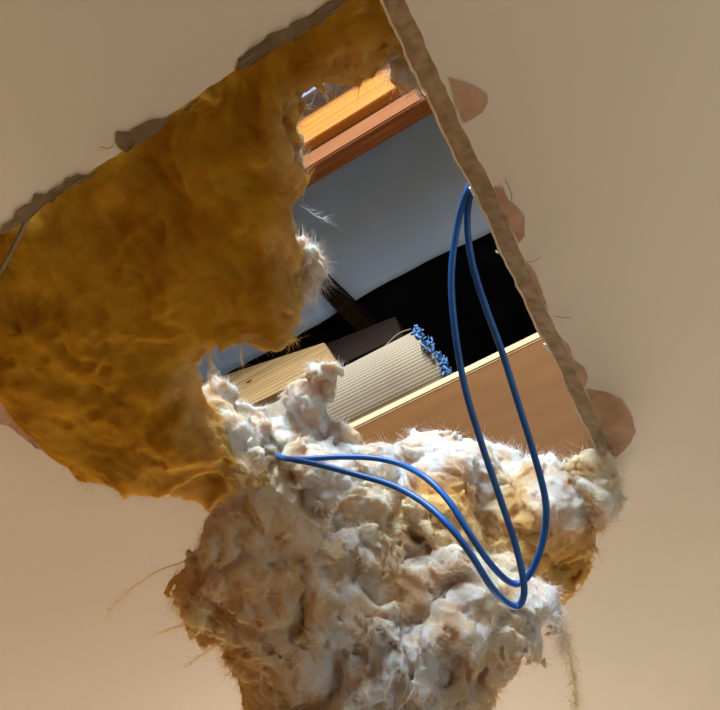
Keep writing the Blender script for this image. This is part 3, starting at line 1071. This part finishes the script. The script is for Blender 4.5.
# wispy strands hanging on the left of the clump and at the torn rim
def strand(pts, label, nf, spread, wid, tint):
    C = catmull([onz(*p) for p in pts], 14)
    r = [(1 - 0.75 * i / len(C)) for i in range(len(C))]
    root = empty('fibre_strand', tuple(C[0]))
    tag(root, label, 'insulation')
    core = tube('strand_core', C, wid, M['wool_fibre'], None, 5, r)
    at = core.data.color_attributes.new('tint', 'FLOAT_COLOR', 'POINT')
    at.data.foreach_set('color', np.tile(np.append(tint, 1.0), len(core.data.vertices)).astype(np.float32))
    attach(core, root)
    P = C[rng.integers(0, len(C), 600)] + rng.normal(0, spread, (600, 3))
    nv = rng.normal(0, 1, (600, 3)); nv /= np.linalg.norm(nv, axis=1)[:, None]
    tg = C[-1] - C[0]; tg /= np.linalg.norm(tg)
    fib(P, nv, np.tile(tint, (600, 1)), nf, (0.006, 0.022), 0.0001, (0.0, 0.3), M['wool_fibre'], root, lambda q: tg * 4)


strand([(190, 560, 2.26), (160, 570, 2.26), (138, 584, 2.258), (122, 598, 2.256), (110, 611, 2.255)], 'long pale wisp of fibre trailing left of the clump', 260, 0.0012, 0.0004, YEL)
strand([(196, 618, 2.24), (184, 624, 2.24), (172, 628, 2.239), (162, 632, 2.238)], 'short wisp of fibre at the left tip of the clump', 120, 0.0008, 0.0004, YEL)
strand([(225, 640, 2.23), (212, 648, 2.23), (200, 656, 2.229), (190, 664, 2.228)], 'short wisp of fibre below the left tip of the clump', 120, 0.0008, 0.0004, YEL)
strand([(552, 612, 2.262), (562, 632, 2.258), (569, 655, 2.25), (574, 680, 2.242), (577, 706, 2.234)], 'yellow tail of insulation dangling at the lower right of the clump', 4000, 0.0038, 0.003, CREAM)
strand([(545, 612, 2.265), (556, 625, 2.26), (561, 640, 2.255), (562, 656, 2.25)], 'white wisp beside the yellow tail at the clump', 1600, 0.004, 0.004, WHITE)
strand([(300, 205, 2.455), (308, 210, 2.455), (316, 216, 2.455), (328, 220, 2.455)], 'stray white fibre crossing the grey sheet', 40, 0.0008, 0.0004, WHITE)
strand([(240, 340, 2.43), (241, 352, 2.43), (242, 366, 2.43)], 'thin yellow fibre hanging in the gap by the pine timber', 60, 0.0008, 0.0005, YEL)
strand([(208, 345, 2.43), (211, 362, 2.43), (210, 378, 2.43), (212, 392, 2.43)], 'thick yellow fibre strand left of the gap by the pine timber', 200, 0.0016, 0.0009, YEL)

# strip of stiff paper showing between the ochre batt and the upper left edge
pp = [(34, 206, 2.405), (26, 222, 2.402), (14, 246, 2.399), (2, 268, 2.398), (-14, 292, 2.398)]
tag(tube('paper_strip', catmull([onz(*p) for p in pp], 8), 0.0022, M['paper_olive'], None, 8), 'narrow brown strip hanging at the left end of the ochre batt', 'strip')

# ================================================================== blue cables
def cable(pts, label):
    C = catmull([onz(*p) for p in pts], 14)
    return tag(tube('network_cable', C, 0.0033, M['cable'], None, 12), label, 'cable', 'blue cable loops')


cable([(500, 150, 2.44), (486, 164, 2.436), (472, 182, 2.428), (464, 200, 2.42), (457, 228, 2.41), (452, 265, 2.39), (452, 300, 2.37), (457, 345, 2.345), (466, 392, 2.32), (482, 445, 2.29), (500, 498, 2.262), (514, 540, 2.24), (522, 572, 2.222), (524, 594, 2.212), (518, 606, 2.208),
       (506, 602, 2.208), (490, 585, 2.212), (472, 556, 2.225), (450, 527, 2.245), (424, 503, 2.275), (394, 486, 2.305), (358, 475, 2.33), (320, 465, 2.35), (294, 460, 2.365), (283, 458, 2.385), (276, 455, 2.43)],
      'blue cable making the lower loop, its left strand running beneath the other')
cable([(505, 158, 2.44), (488, 172, 2.434), (474, 188, 2.427), (468, 206, 2.42), (468, 236, 2.408), (474, 270, 2.39), (486, 308, 2.37), (502, 352, 2.345), (517, 400, 2.318), (532, 448, 2.29), (544, 492, 2.268), (546, 520, 2.255), (541, 548, 2.242), (531, 572, 2.232), (518, 584, 2.228),
       (504, 578, 2.23), (486, 558, 2.238), (466, 528, 2.255), (448, 500, 2.28), (426, 478, 2.31), (400, 464, 2.345), (372, 458, 2.36), (340, 457, 2.37), (308, 459, 2.375), (290, 459, 2.385), (280, 457, 2.41), (274, 455, 2.44)],
      'blue cable making the wider right loop, its left strand arching above the other')

# white cable clip on the board edge and loose crumbs
cp = onz(475, 190, 2.417)
cl = box('cable_clip', cp - np.array([0.004, 0.006, 0.003]), cp + np.array([0.004, 0.006, 0.004]), M['clip'], None, 0.0015)
tag(cl, 'small white clip where the blue cables leave the board edge', 'clip')


def crumb(x, y, z, r, label):
    bm = bmesh.new()
    bmesh.ops.create_icosphere(bm, subdivisions=2, radius=1)
    p = onz(x, y, z); s = r * px_size(p)
    off = random.random() * 50
    arr = np.array([v.co[:] for v in bm.verts])
    nz = vnoise(arr * 1.4 + off)
    for v, k in zip(bm.verts, nz):
        v.co = Vector(p) + Vector((v.co.x * 0.6, v.co.y, v.co.z * 0.7)) * s * (1 + 1.1 * k)
    tag(from_bm('plaster_crumb', bm, M['crumb'], None, False), label, 'crumb', 'plaster crumbs on the cut edge')


crumb(421, 95, 2.42, 4.5, 'white plaster scrap clinging at the top of the cut edge')
crumb(546, 346, 2.414, 3.0, 'white plaster crumb where the pale plank meets the cut edge')
crumb(497, 252, 2.414, 2.0, 'tiny white crumb on the middle of the cut edge')
